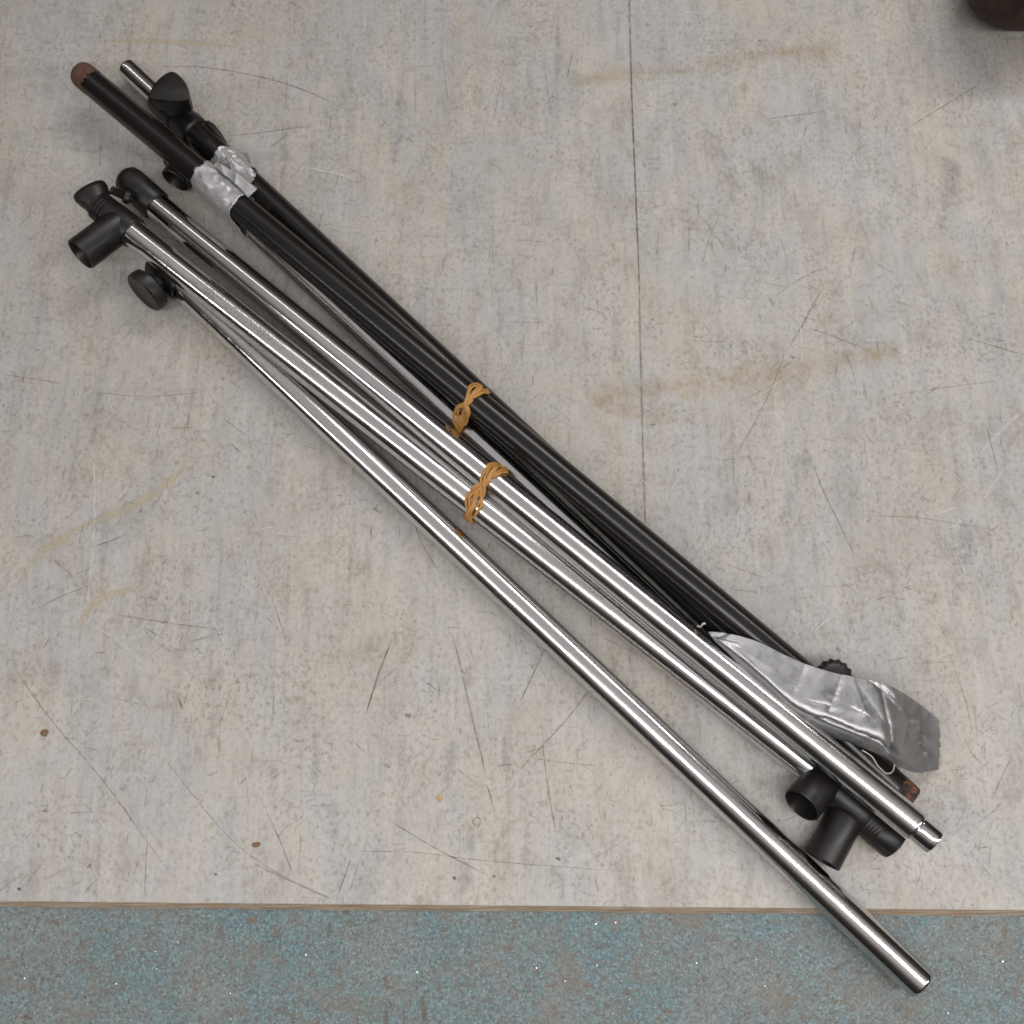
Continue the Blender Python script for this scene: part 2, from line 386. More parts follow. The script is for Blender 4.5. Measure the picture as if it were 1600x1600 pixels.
# worn front edge, slightly wavy
nx = 260
def ev(i, off, z, amp):
    x = XL + (XR - XL) * i / nx
    return Vector((x, edge_y(x) - off + amp * 1.7 * (vn(x * 14, off * 900) + 0.6 * vn(x * 60, off * 900) + .3 * vn(x * 170, off * 300)), z))
for i in range(nx):
    quad(bm, (ev(i, E1, -0.0006, .0003), ev(i + 1, E1, -0.0006, .0003), ev(i + 1, 0, 0.00002, 0), ev(i, 0, 0.00002, 0)), 1)
    quad(bm, (ev(i, E2, -0.0016, .0005), ev(i + 1, E2, -0.0016, .0005), ev(i + 1, E1, -0.0006, .0003), ev(i, E1, -0.0006, .0003)), 1)
    quad(bm, (ev(i, E2, -0.003, .0005), ev(i + 1, E2, -0.003, .0005), ev(i + 1, E2, -0.0016, .0005), ev(i, E2, -0.0016, .0005)), 1)
zlev = [0.00012]
def strip(pxpts, wpx, mi, n=None, taper=True, jit=0.0, surf=0.0):
    """a mark lying on the sheet, given by photo pixels"""
    zlev[0] += 7e-7; z = surf + zlev[0]
    base = [P(x, y, 0) for x, y in pxpts]
    n = n or max(4, 6 * len(base))
    ln = smooth_line(base, n) if len(base) > 2 else [base[0].lerp(base[1], i / (n - 1)) for i in range(n)]
    L = []; Rr = []
    for i, p in enumerate(ln):
        t = (ln[min(i + 1, n - 1)] - ln[max(i - 1, 0)]); t.z = 0; t.normalize()
        s = Vector((-t.y, t.x, 0)); u = i / (n - 1)
        k = (min(1.0, 0.15 + 4 * u, 0.15 + 4 * (1 - u)) if taper else 1.0) * (1 + jit * vn(p.x * 40, p.y * 40, zlev[0] * 1e4))
        hw = wpx * 0.00026 * k
        L.append((p + s * hw)); Rr.append((p - s * hw))
    for i in range(n - 1):
        a, b, c, d = L[i], L[i + 1], Rr[i + 1], Rr[i]
        quad(bm, [(v.x, v.y, z) for v in (d, c, b, a)], mi, ((i / n, 0), ((i + 1) / n, 0), ((i + 1) / n, 1), (i / n, 1)))
DK, BR, FA, WH, PA, TA, OR, BL = 2, 3, 4, 5, 6, 7, 8, 9
# broad soft stains first
strip([(915, 618), (1000, 608), (1090, 598), (1180, 588), (1270, 572), (1405, 550)], 58, OR, jit=.6, taper=False)
strip([(1352, 556), (1374, 550), (1400, 546)], 34, OR); strip([(922, 628), (940, 624), (958, 622)], 30, OR); strip([(1062, 622), (1076, 618), (1090, 616)], 22, OR); strip([(1290, 558), (1312, 554), (1336, 552)], 16, OR)
strip([(925, 632), (985, 643), (1060, 655)], 44, OR, jit=.5)
strip([(890, 128), (990, 114), (1090, 102), (1200, 86), (1315, 76)], 46, OR, jit=.6, taper=False)
strip([(1205, 86), (1220, 83), (1240, 80)], 24, OR); strip([(1050, 112), (1066, 110), (1082, 108)], 18, OR)
strip([(28, 915), (55, 873), (95, 843), (140, 818), (190, 797), (240, 770), (280, 738), (293, 708)], 20, TA, jit=.5)
strip([(120, 985), (150, 940), (190, 925), (230, 910)], 14, TA, jit=.5)
strip([(160, 63), (230, 64), (300, 67), (370, 73)], 15, TA, jit=.5)
for (x, y, l, w, a) in ((700, 1190, 70, 26, 100), (790, 1190, 80, 22, 85), (730, 1345, 110, 24, 95), (490, 1180, 90, 20, 92), (150, 640, 120, 18, 96), (300, 610, 130, 9, 100),
                        (520, 1290, 80, 20, 90), (820, 1330, 90, 18, 96), (330, 1120, 80, 22, 92), (160, 850, 120, 26, 92), (620, 200, 120, 26, 95), (440, 250, 100, 22, 92),
                        (960, 520, 120, 20, 92), (1130, 250, 120, 36, 60), (1240, 760, 120, 40, 110), (1500, 880, 140, 40, 95), (1480, 300, 120, 40, 100), (870, 80, 90, 24, 90)):
    dx, dy = math.cos(R(a)) * l / 2, math.sin(R(a)) * l / 2
    strip([(x - dx, y - dy), (x + 3, y), (x + dx, y + dy)], w, BL, jit=.6)
# marks one can name in the photograph
strip([(983, -20), (985, 90), (989, 200), (994, 320), (998, 420), (1001, 560), (1003, 640), (1005, 720), (1008, 818)], 4.6, FA, jit=.35, taper=False)
strip([(985, 40), (988, 170), (994, 320), (999, 440)], 2.6, BR)
strip([(235, 105), (300, 104), (360, 111), (430, 126), (490, 147), (545, 174)], 2.8, BR, n=40)
strip([(352, 213), (410, 207), (480, 197)], 2.4, BR)
strip([(143, 690), (147, 735), (148, 790), (146, 850), (141, 900), (135, 950)], 3.2, WH)
strip([(150, 980), (190, 1005), (225, 1040)], 6, PA); strip([(205, 570), (245, 610), (262, 640)], 3, PA)
for pts, w, m_ in (
    ([(1448, 28), (1475, 18), (1507, 2)], 3.6, WH), ([(1064, 18), (1097, 21)], 3.4, WH), ([(1114, 24), (1128, 26)], 3, WH), ([(978, 0), (1006, 11)], 3.2, WH), ([(1100, 8), (1114, 11)], 3, WH),
    ([(955, 700), (1000, 745), (1057, 818)], 3.4, PA), ([(1262, 568), (1205, 605), (1150, 645)], 3.8, PA), ([(1600, 640), (1565, 672), (1528, 712)], 9, PA), ([(1600, 705), (1560, 745), (1530, 790)], 7, PA),
    ([(1312, 505), (1275, 520), (1230, 553), (1205, 585)], 4.5, PA), ([(1110, 690), (1075, 730), (1045, 770)], 7, PA), ([(1330, 700), (1290, 690), (1230, 680)], 4, PA), ([(1500, 790), (1460, 805)], 3, WH),
    ([(1272, 730), (1290, 775), (1310, 815), (1335, 868)], 2.6, BR), ([(1262, 512), (1300, 525), (1350, 545)], 2.4, BR), ([(1500, 525), (1550, 540), (1605, 556)], 2.4, BR), ([(1285, 450), (1258, 500), (1235, 540)], 4, FA),
    ([(1225, 560), (1190, 640), (1150, 710)], 2.6, FA), ([(700, 985), (712, 1010), (735, 1110), (752, 1180), (760, 1215)], 3, BR), ([(760, 1225), (768, 1250), (773, 1270)], 2.8, BR),
    ([(612, 1284), (680, 1325), (762, 1368)], 2.6, BR), ([(415, 1265), (440, 1320), (462, 1378)], 2.2, BR), ([(612, 1000), (590, 1055), (572, 1115)], 3, BR), ([(855, 1005), (830, 1060), (812, 1098)], 3, BR),
    ([(925, 1072), (880, 1130), (800, 1215)], 3, FA), ([(845, 1120), (852, 1200), (866, 1288), (872, 1302)], 2.2, BR), ([(655, 1058), (685, 1080)], 2.4, DK), ([(398, 1350), (450, 1375), (525, 1408)], 2.4, FA),
    ([(548, 1342), (540, 1365), (525, 1408)], 2.6, BR), ([(562, 1342), (552, 1375), (545, 1395)], 2.2, BR), ([(540, 1330), (650, 1332), (760, 1345), (980, 1362)], 1.8, FA), ([(180, 960), (240, 970), (350, 985)], 2, BR),
    ([(60, 950), (100, 930), (140, 915)], 2.2, FA), ([(0, 585), (60, 593), (95, 600)], 2.2, BR), ([(150, 613), (230, 620), (320, 612)], 2.2, FA), ([(350, 655), (385, 680)], 2.6, BR), ([(360, 692), (378, 710)], 2.4, DK),
    ([(425, 935), (450, 1010)], 2.6, FA), ([(690, 80), (700, 160)], 2, FA), ([(790, 95), (770, 190)], 2, FA), ([(850, 100), (860, 170)], 2, FA), ([(1190, 187), (1290, 174)], 2.4, BR), ([(1095, 335), (1140, 400)], 2.2, BR),
    ([(1410, 205), (1500, 150), (1530, 132)], 2.6, BR), ([(1200, 470), (1260, 430), (1290, 420)], 2.2, FA), ([(1130, 880), (1200, 905)], 2.2, FA), ([(1380, 620), (1480, 605), (1560, 595)], 2, FA), ([(1345, 805), (1440, 810), (1560, 830)], 1.8, FA),
    ([(1540, 660), (1560, 740)], 3, FA), ([(1490, 1040), (1510, 1100), (1520, 1150)], 2.6, FA), ([(640, 795), (660, 850), (690, 900)], 2.2, BR), ([(20, 1040), (80, 1125), (165, 1225), (270, 1372)], 2.6, FA), ([(262, 1190), (300, 1240), (360, 1310), (430, 1362), (525, 1407)], 2.0, FA), ([(612, 1000), (590, 1060), (572, 1115)], 2.6, BR), ([(278, 1090), (286, 1108)], 4, BR), ([(326, 1212), (340, 1205)], 3, BR), ([(426, 1216), (443, 1204)], 3, FA), ([(376, 1225), (386, 1214)], 4, FA), ([(555, 1160), (570, 1176)], 2.4, FA), ([(136, 1356), (143, 1350)], 4, BR), ([(232, 1290), (228, 1350), (226, 1405)], 2, FA)):
    strip(pts, w * 0.85, m_)
# a small ring and small specks of dirt
strip([(745 + 6 * math.cos(a * .5236), 1284 + 6.5 * math.sin(a * .5236)) for a in range(13)], 2.6, BR, n=40, taper=False)
for (x, y, s) in ((1187, 64, 4), (1054, 163, 3.5), (1012, 165, 3.5), (872, 1342, 6), (710, 1372, 5), (772, 1369, 5), (637, 1118, 8), (605, 1197, 8), (70, 1267, 6), (600, 1240, 4), (30, 1389, 5), (337, 1366, 4), (307, 770, 6), (333, 745, 5), (1238, 558, 6), (1310, 1015, 7)):
    strip([(x - s * .6, y - s * .3), (x, y), (x + s * .6, y + s * .3)], s, DK if s < 6 else BR, n=8)
# countless little nicks and scuffs
hubs = [(random.uniform(0, 1600), random.uniform(0, 1400), random.uniform(40, 150), random.uniform(0, 180)) for _ in range(34)]
for k in range(1150):
    if random.random() < .6:
        hx, hy, hs, ha = random.choice(hubs); x, y = random.gauss(hx, hs), random.gauss(hy, hs * .8); a = random.choice((random.gauss(ha, 18), random.uniform(0, 180)))
    else:
        x, y = random.uniform(-60, 1660), random.uniform(-60, 1402); a = random.choice((random.gauss(90, 10), random.gauss(15, 25), random.uniform(0, 180), random.gauss(-35, 15)))
    l = min(170, random.expovariate(1 / 20.0) + 4); dx, dy = math.cos(R(a)) * l / 2, math.sin(R(a)) * l / 2
    if y + abs(dy) > 1404: continue
    b = random.gauss(0, l * .06)
    mi = random.choices((DK, BR, FA, WH, PA), (1, 3, 12, 1, 8))[0]
    w = random.uniform(0.7, 1.6) * (1.25 if l < 12 else 1) * (random.uniform(1.2, 3.5) if mi == PA else 1)
    if l > 60 and mi == DK: mi = FA
    strip([(x - dx, y - dy), (x - dy * b / max(l, 1), y + dx * b / max(l, 1)), (x + dx, y + dy)], w, mi, n=8, jit=.6)
for k in range(800):
    x, y = random.uniform(-40, 1640), random.uniform(-40, 1396); a = random.choice((random.gauss(92, 8), random.gauss(92, 8), random.uniform(0, 180), random.gauss(10, 20)))
    l = min(60, random.expovariate(1 / 12.0) + 5); dx, dy = math.cos(R(a)) * l / 2, math.sin(R(a)) * l / 2
    if y + abs(dy) > 1404: continue
    strip([(x - dx, y - dy), (x + random.gauss(0, .6), y), (x + dx, y + dy)], random.uniform(.9, 1.7), random.choice((BR, BR, FA, DK)), n=6, jit=.5)
for k in range(420):
    x, y = random.uniform(-60, 1660), random.uniform(-60, 1402); s = random.uniform(0.9, 2.4)
    a = random.uniform(0, 6.28)
    strip([(x - math.cos(a) * s * .7, y - math.sin(a) * s * .7), (x + math.cos(a) * s * .7, y + math.sin(a) * s * .7)], s * .9, random.choice((DK, DK, BR)), n=4)
top = finish("worktop", bm, [M_SHEET, M_EDGE, D_DARK, D_BROWN, D_FAINT, D_WHITE, D_PALE, D_TAN, D_ORANGE, D_BLUE], origin=Vector((0, 0, 0)), smooth=False)
top["kind"] = "structure"; top["label"] = "worn pale grey bench sheet with scratches and brown front edge"

bm = bmesh.new(); uvl = bm.loops.layers.uv.verify()
zb = -0.003
quad(bm, ((XL, -0.75, zb), (XR, -0.75, zb), (XR, yr + .1, zb), (XL, yl + .1, zb)), 0)
quad(bm, ((XL, -0.75, zb - .03), (XR, -0.75, zb - .03), (XR, -0.75, zb), (XL, -0.75, zb)), 0)
for pts, w in (([(604, 1560), (603, 1585), (603, 1602)], 6), ([(630, 1575), (631, 1602)], 3), ([(660, 1555), (662, 1580), (664, 1602)], 9), ([(515, 1440), (512, 1470)], 4), ([(650, 1530), (652, 1555)], 3), ([(930, 1484), (945, 1480)], 4), ([(536, 1428), (545, 1422)], 8), ([(30, 1590), (50, 1594)], 5), ([(600, 1520), (605, 1555)], 3), ([(1330, 1500), (1300, 1520)], 4)):
    strip(pts, w, 1, surf=zb)
for k in range(130):
    x, y = random.uniform(-200, 1800), random.uniform(1432, 1680)
    p = P(x, y, zb); s = random.uniform(.00015, .0004)
    n_ = Vector((random.gauss(0, .17), random.gauss(0.05, .17), 1)).normalized(); t, a, b = frame(n_)
    an = random.uniform(0, 3.14); c0, s0 = math.cos(an), math.sin(an)
    u = a * c0 + b * s0; v = b * c0 - a * s0; q = p + Vector((0, 0, .0005))
    f = bm.faces.new([bm.verts.new(q + u * s * i + v * s * .7 * j) for i, j in ((-1, -1), (1, -1), (.8, 1), (-1, .8))]); f.material_index = 2
    f.normal_update()
    if f.normal.z < 0: f.normal_flip()
brd = finish("bench_board", bm, [M_BOARD, D_BROWN, M_GLINT], origin=Vector((0, 0, 0)), smooth=False)
brd["kind"] = "structure"; brd["label"] = "flecked blue painted board along the front of the bench"

# ------------------------------------------------------------------ pole axes (photo pixel line + height)
class Axis:
    def __init__(self, x0, y0, z0, x1, y1, z1):
        self.p0 = P(x0, y0, z0); self.p1 = P(x1, y1, z1); self.x0, self.x1, self.y0, self.y1, self.z0, self.z1 = x0, x1, y0, y1, z0, z1
        self.d = (self.p1 - self.p0); self.L = self.d.length; self.d.normalize()
    def at(self, x):
        """point of the axis that shows at photo column x"""
        lo, hi = -0.5, 1.5
        for _ in range(40):
            m = (lo + hi) / 2; q = self.p0 + self.d * self.L * m
            v = cam_m.inverted() @ (q - cam.location)
            if 800 + F_PX * v.x / -v.z < x: lo = m
            else: hi = m
        return self.p0 + self.d * self.L * lo
RA = RB = 0.0118; RC = 0.0118; RD = 0.0119; RE = 0.0118; RF = 0.0103
A = Axis(122, 111, .0345, 1338, 1126.5, .0362)
B = Axis(198, 106, .0120, 1416, 1247, .0122)
CC = Axis(240, 318, .0195, 1430, 1291, .0440)
D = Axis(280, 443, .0121, 1440, 1538, .0121)
E = Axis(206, 362, .0360, 1273, 1206.2, .0124)
F = Axis(300, 268.6, .0107, 1085, 1003, .0107)

def ground(p): return Vector((p.x, p.y, 0.0))
GRP = "stand poles in the bundle"

# ---- pole A: long black pole, rusty end
rA = thing("stand_pole", "long black pole with a rusty brown tip, on top in the upper taped pair", "pole", ground(A.p0), GRP)
prof = [(0.0, RA)] + rod_prof(A.L, RA)[3:]
tube = finish("tube", lathe(A.p0 + A.d * .010, A.d, [(t * (A.L - .010) / A.L, r) for t, r in prof]), M_BLACK, rA)
def rag(an, tt): return (0.0045 * vn(3 * math.cos(an), 3 * math.sin(an), 4.2) + 0.002 * vn(9 * math.cos(an), 9 * math.sin(an), 1.7)) if tt > .018 else 0.0
rr = RA + .0002
finish("tip", lathe(A.p0, A.d, [(0, 0.0004), (.0003, rr * .45), (.0015, rr * .72), (.0035, rr * .9), (.006, rr * .98), (.009, rr), (.014, rr), (.020, rr), (.0201, rr - .0004)], ragged=rag), M_RUST, rA, label="rusty brown rounded tip")
# knurled knob beside the far end
kc = P(1306, 1058, .030); t_, s_, w_ = frame(A.d)
bmk = bmesh.new(); seg = 84
def knurl(bm, c, r, prof, lobes=16, depth=.06, axis=(0, 0, 1)):
    t, s, w = frame(axis); rings = []
    for h, k, dep in prof:
        rings.append([bm.verts.new(c + t * h + (s * math.cos(a) + w * math.sin(a)) * r * k * (1 - depth * dep * (0.5 + 0.5 * math.cos(lobes * a)))) for a in (2 * math.pi * i / seg for i in range(seg))])
    for X, Y in zip(rings, rings[1:]):
        for i in range(seg):
            j = (i + 1) % seg; bm.faces.new((X[i], X[j], Y[j], Y[i]))
    bm.faces.new(list(reversed(rings[0]))); bm.faces.new(rings[-1])
    bmesh.ops.recalc_face_normals(bm, faces=bm.faces)
knurl(bmk, kc, .0150, [(-.013, .75, 0), (-.012, .92, 1), (-.005, 1.0, 1), (-.003, .98, 1), (-.001, .90, .8), (.0006, .74, .3), (.0014, .5, 0), (.0017, .2, 0)], 15, .10)
finish("knurled_knob", bmk, M_PLASTIC, rA)
ka = A.at(1296)
finish("knob_stem", lathe(kc + Vector((0, 0, -.006)), ka - kc, [(0, .004), ((ka - kc).length, .004)], 20), M_PLASTIC, rA)

# ---- pole B: black pole with chrome stub, three-sided knob, rusty cut end
rB = thing("stand_pole", "black pole with bright chrome stub and three-sided knob, its far end orange with rust", "pole", ground(B.p0), GRP)
pC0 = B.at(247); pC1 = B.at(308)
finish("chrome_stub", lathe(B.p0, B.d, [(0, .0074), (.0002, .0082), (.0010, .0092), (.0020, .0096), (.003, .0097), (.006, .0097), (.009, .0097), ((pC0 - B.p0).length + .01, .0097)]), M_CHROME_CLEAN, rB)
lc = (pC1 - pC0).length
finish("clamp_collar", lathe(pC0, B.d, [(0, .0105), (.0015, .0130), (.004, .0138), (lc * .55, .0138), (lc * .56, .0128), (lc * .75, .0132), (lc * .78, .0141), (lc - .002, .0141), (lc, .0125)]), M_PLASTIC, rB)
pT = B.at(300); LB = (B.p1 - pT).length
finish("tube", lathe(pT, B.d, rod_prof(LB, RB)), M_BLACK, rB)
pr = B.p1 - B.d * .0105
finish("rusty_end", lathe(pr, B.d, [(0, RB + .0001), (.0005, RB + .00025), (.008, RB + .00025), (.0128, RB + .0002), (.0135, RB - .001), (.0135, RB - .0024), (.004, RB - .0024), (.004, 0)], ragged=lambda an, tt: .004 * vn(3 * math.cos(an), 3 * math.sin(an), 2) if tt < .006 else 0), M_ORANGE, rB, label="orange rusted cut end")
# three-sided knob standing up from the collar
def prism(bm, outline, c, prof):
    rings = []
    for h, k in prof:
        rings.append([bm.verts.new(Vector((c.x + x * k, c.y + y * k, c.z + h))) for x, y in outline])
    n = len(outline)
    for X, Y in zip(rings, rings[1:]):
        for i in range(n):
            j = (i + 1) % n; bm.faces.new((X[i], X[j], Y[j], Y[i]))
    bm.faces.new(list(reversed(rings[0]))); bm.faces.new(rings[-1]); bmesh.ops.recalc_face_normals(bm, faces=bm.faces)
zt = .054
tri = [P(231, 153, zt), P(297, 157, zt), P(269, 109, zt)]
cen = (tri[0] + tri[1] + tri[2]) / 3
out = []
for i in range(3):
    a, b = tri[i] - cen, tri[(i + 1) % 3] - cen
    bul = .0012 if i == 0 else .0046
    nrm = Vector(((b - a).y, -(b - a).x, 0)).normalized()
    for k in range(14):
        u = (k + .0) / 14
        q = a.lerp(b, u) + nrm * bul * 4 * u * (1 - u)
        out.append((q.x, q.y))
for _ in range(3):   # round the corners
    out = [((out[i - 1][0] + 2 * out[i][0] + out[(i + 1) % len(out)][0]) / 4, (out[i - 1][1] + 2 * out[i][1] + out[(i + 1) % len(out)][1]) / 4) for i in range(len(out))]
bmk = bmesh.new(); prism(bmk, out, Vector((cen.x, cen.y, zt)), [(-.020, .55), (-.019, .78), (-.017, .88), (-.0025, .97), (-.001, 1.0), (-.0002, .985), (0, .95)])
finish("three_sided_knob", bmk, M_PLASTIC, rB, angle=30)
kb = B.at(274); 
finish("knob_stem", lathe(Vector((cen.x, cen.y, zt - .019)), kb - Vector((cen.x, cen.y, zt - .019)), [(0, .0085), (.006, .0085), ((kb - Vector((cen.x, cen.y, zt - .019))).length, .0095)], 32), M_PLASTIC, rB)
q0 = P(322, 190, .016); q1 = P(354, 226, .013)
finish("lever", lathe(q0, q1 - q0, [(0, .0005, .0005), (.0015, .0025, .003), (.008, .0040, .0045), (.018, .0035, .0045), ((q1 - q0).length - .001, .0015, .003), ((q1 - q0).length, .0003, .0005)], 24), M_PLASTIC, rB)

# ---- pole C: chrome pole with black elbow collar
rC = thing("stand_pole", "chrome pole crossing the bundle with a short stepped spigot at its lower end", "pole", ground(CC.p0), GRP)
LC = CC.L
pf = [(0, RC), (.001, RC)] + [(LC * i / 40, RC) for i in range(1, 40)] + [(LC - .004, RC), (LC - .002, RC), (LC - .0012, RC), (LC - .0003, RC - .0004), (LC, RC - .001)]
finish("tube", lathe(CC.p0, CC.d, pf), M_CHROME_C, rC)
finish("spigot", lathe(CC.p1 - CC.d * .002, CC.d, [(0, .0096), (.0028, .0096), (.0031, .0100), (.004, .0101), (.006, .0101), (.014, .0101), (.0172, .0101), (.0180, .0098), (.0182, .0090), (.0182, .0076), (.010, .0075), (.010, 0)]), M_CHROME_CLEAN, rC)
p0 = CC.p0 + CC.d * .004; c1 = P(196, 277, .0235)
ax = c1 - p0; la = ax.length
finish("end_collar", lathe(p0, ax, [(-.0, .0122), (.0, .0134), (.0012, .0139), (la * .5, .0139), (la * .8, .0137), (la * .95, .0125), (la * 1.04, .009), (la * 1.08, .0045), (la * 1.09, .0005)]), M_PLASTIC, rC)
# ---- pole D: chrome pole lying by itself, knob at the top end
rD = thing("stand_pole", "lone chrome pole lying lowest on the bench, reaching over the blue board", "pole", ground(D.p0), GRP)
LD = D.L
finish("tube", lathe(D.p0, D.d, [(0, RD), (.001, RD)] + [(LD * i / 40, RD) for i in range(1, 40)] + [(LD - .006, RD), (LD - .003, RD), (LD - .0022, RD), (LD - .0008, RD - .0003), (LD - .0002, RD - .0009), (LD, RD - .0018), (LD - .001, RD - .0024), (LD - .02, RD - .0024), (LD - .02, 0)]), M_CHROME_D, rD)
b0 = D.p0 + D.d * .006; b1 = D.p0 - D.d * .030
finish("clutch_body", lathe(b0, -D.d, [(0, RD), (.0002, .0132), (.0015, .0136), (.034, .0136), (.036, .0122), (.036, .0105), (.02, .0100), (.02, 0)]), M_PLASTIC, rD)
dc = P(231, 453, .0195); dn = P(258, 431, .016)
dax = (dc - dn); ld = dax.length; dax.normalize()
finish("knob_neck", lathe(dn - dax * .004, dax, [(0, .0092), (.004, .0092), (.006, .0068), (.010, .0062), (.012, .0084), (.0155, .0084), (.017, .006), (ld, .006)], 40), M_PLASTIC, rD)
finish("round_knob", lathe(dc - dax * .006, dax, [(0, .012), (.0003, .0165), (.0015, .0182), (.006, .0188), (.0105, .0185), (.0118, .0172), (.0120, .0155), (.0112, .0140), (.0112, 0)], 64), M_PLASTIC, rD)
# ---- pole E: chrome pole with T clutch at the top and a double socket clutch at the foot
rE = thing("stand_pole", "chrome pole ending in black T clutches, between the lone pole and the crossing one", "pole", ground(E.p0), GRP)
finish("tube", lathe(E.p0, E.d, rod_prof(E.L, RE)), M_CHROME_E, rE)
pb = E.p0 + E.d * .003
gr = lambda t: [(t - .0007, .0129), (t - .0004, .0121), (t + .0004, .0121), (t + .0007, .0129)]
finish("clutch_body", lathe(pb, -E.d, [(0, .0120), (.0003, .0132), (.002, .0137), (.022, .0134), (.0275, .0129)] + gr(.030) + gr(.0335) + gr(.037) + [(.041, .0128), (.0415, .0100)]), M_PLASTIC, rE)
kp = pb - E.d * .041
finish("wing_knob", lathe(kp, (P(133, 287, .043) - kp), [(0, .0110, .0115), (.003, .0118, .0115), (.008, .0138, .0112), (.013, .0152, .0105), (.016, .0150, .0098), (.0175, .0140, .0085), (.0172, .0110, .0060), (.0155, .006, .003), (.0150, 0.0002, 0.0002)], 56), M_PLASTIC, rE)
bj = E.p0 - E.d * .012; bo = P(125, 398, .0450)
lb = (bo - bj).length
finish("branch_sleeve", lathe(bj, bo - bj, sleeve_prof(lb, .0142, .0018, .028)), M_PLASTIC, rE)
s0 = P(172, 296, .043); s1 = P(207, 312, .034)
ls = (s1 - s0).length
thr = [(0, .002), (.001, .0038)]
for k in range(6): thr += [(.002 + k * .0017, .0040), (.0028 + k * .0017, .0032)]
finish("thumb_screw", lathe(s0, s1 - s0, thr + [(.0125, .0055), (ls - .003, .0062), (ls, .003)], 28), M_PLASTIC, rE)
# foot clutch
fb0 = E.p1 - E.d * .008; fb1 = P(1402, 1321, .0136)
fa = fb1 - fb0; lf = fa.length
finish("clutch_body", lathe(fb0, fa, [(.010, .0110), (.011, .0122), (lf * .30, .0124), (lf * .34, .0134), (lf * .60, .0134)] + [(lf * .66 + k * .0026 + d_, r_) for k in range(5) for d_, r_ in ((0, .0134), (.0004, .01315), (.0010, .01315), (.0014, .0134))] + [(lf - .004, .0134), (lf - .0012, .0125), (lf, .0100), (lf, .0005)]), M_PLASTIC, rE)
o1 = P(1252, 1259, .0265); j1 = P(1291, 1213, .0148)
finish("branch_sleeve", lathe(j1, o1 - j1, sleeve_prof((o1 - j1).length, .0143, .0016, .028)), M_PLASTIC, rE)
o2 = P(1284, 1345, .0128); j2 = P(1322, 1272, .0136)
finish("branch_sleeve", lathe(j2, o2 - j2, sleeve_prof((o2 - j2).length, .0138, .0018, .030)), M_PLASTIC, rE)
# ---- pole F: thin chrome pole under the black one
rF = thing("stand_pole", "thin chrome pole tucked below the black poles, its top end under the tape", "pole", ground(F.p0), GRP)
finish("tube", lathe(F.p0, F.d, rod_prof(F.L, RF)), M_CHROME_CLEAN, rF)
finish("clutch_body", lathe(F.p0 + F.d * .004, -F.d, [(0, RF), (.0003, .0124), (.028, .0124), (.030, .010), (.030, .0005)]), M_PLASTIC, rF)
fo = P(274, 283, .0135); fj = F.p0 - F.d * .008; fj.z = .0128
finish("branch_sleeve", lathe(fj, fo - fj, sleeve_prof((fo - fj).length, .0132, .0018, .025)), M_PLASTIC, rF)

# ------------------------------------------------------------------ wrapping loops round two poles
def hull_loop(c1, r1, c2, r2, n=96):
    """convex loop round two circles in the (s, z) plane"""
    pts = []
    for (cx, cy), r in ((c1, r1), (c2, r2)):
        pts += [(cx + r * math.cos(2 * math.pi * i / 90), cy + r * math.sin(2 * math.pi * i / 90)) for i in range(90)]
    pts = sorted(set(pts))
    def cr(o, a, b): return (a[0] - o[0]) * (b[1] - o[1]) - (a[1] - o[1]) * (b[0] - o[0])
    lo = []
    for p in pts:
        while len(lo) > 1 and cr(lo[-2], lo[-1], p) <= 0: lo.pop()
        lo.append(p)
    up = []
    for p in reversed(pts):
        while len(up) > 1 and cr(up[-2], up[-1], p) <= 0: up.pop()
        up.append(p)
    h = lo[:-1] + up[:-1]
    cum = [0.0]
    for i in range(len(h)):
        a, b = h[i], h[(i + 1) % len(h)]; cum.append(cum[-1] + math.hypot(b[0] - a[0], b[1] - a[1]))
    out = []; k = 0
    for i in range(n):
        d = cum[-1] * i / n
        while cum[k + 1] < d: k += 1
        f = (d - cum[k]) / max(1e-9, cum[k + 1] - cum[k]); a, b = h[k], h[(k + 1) % len(h)]
        out.append((a[0] + (b[0] - a[0]) * f, a[1] + (b[1] - a[1]) * f))
    return out
def section(ax1, x1, ax2):
    """plane across pole 1 at column x1: centre, axis, sideways; and the two circle centres in it"""
    c = ax1.at(x1); t, s, w = frame(ax1.d)
    den = ax2.d.dot(t); q = ax2.p0 + ax2.d * ((c - ax2.p0).dot(t) / den)
    return c, t, s, w, (0.0, 0.0), ((q - c).dot(s), (q - c).dot(w))
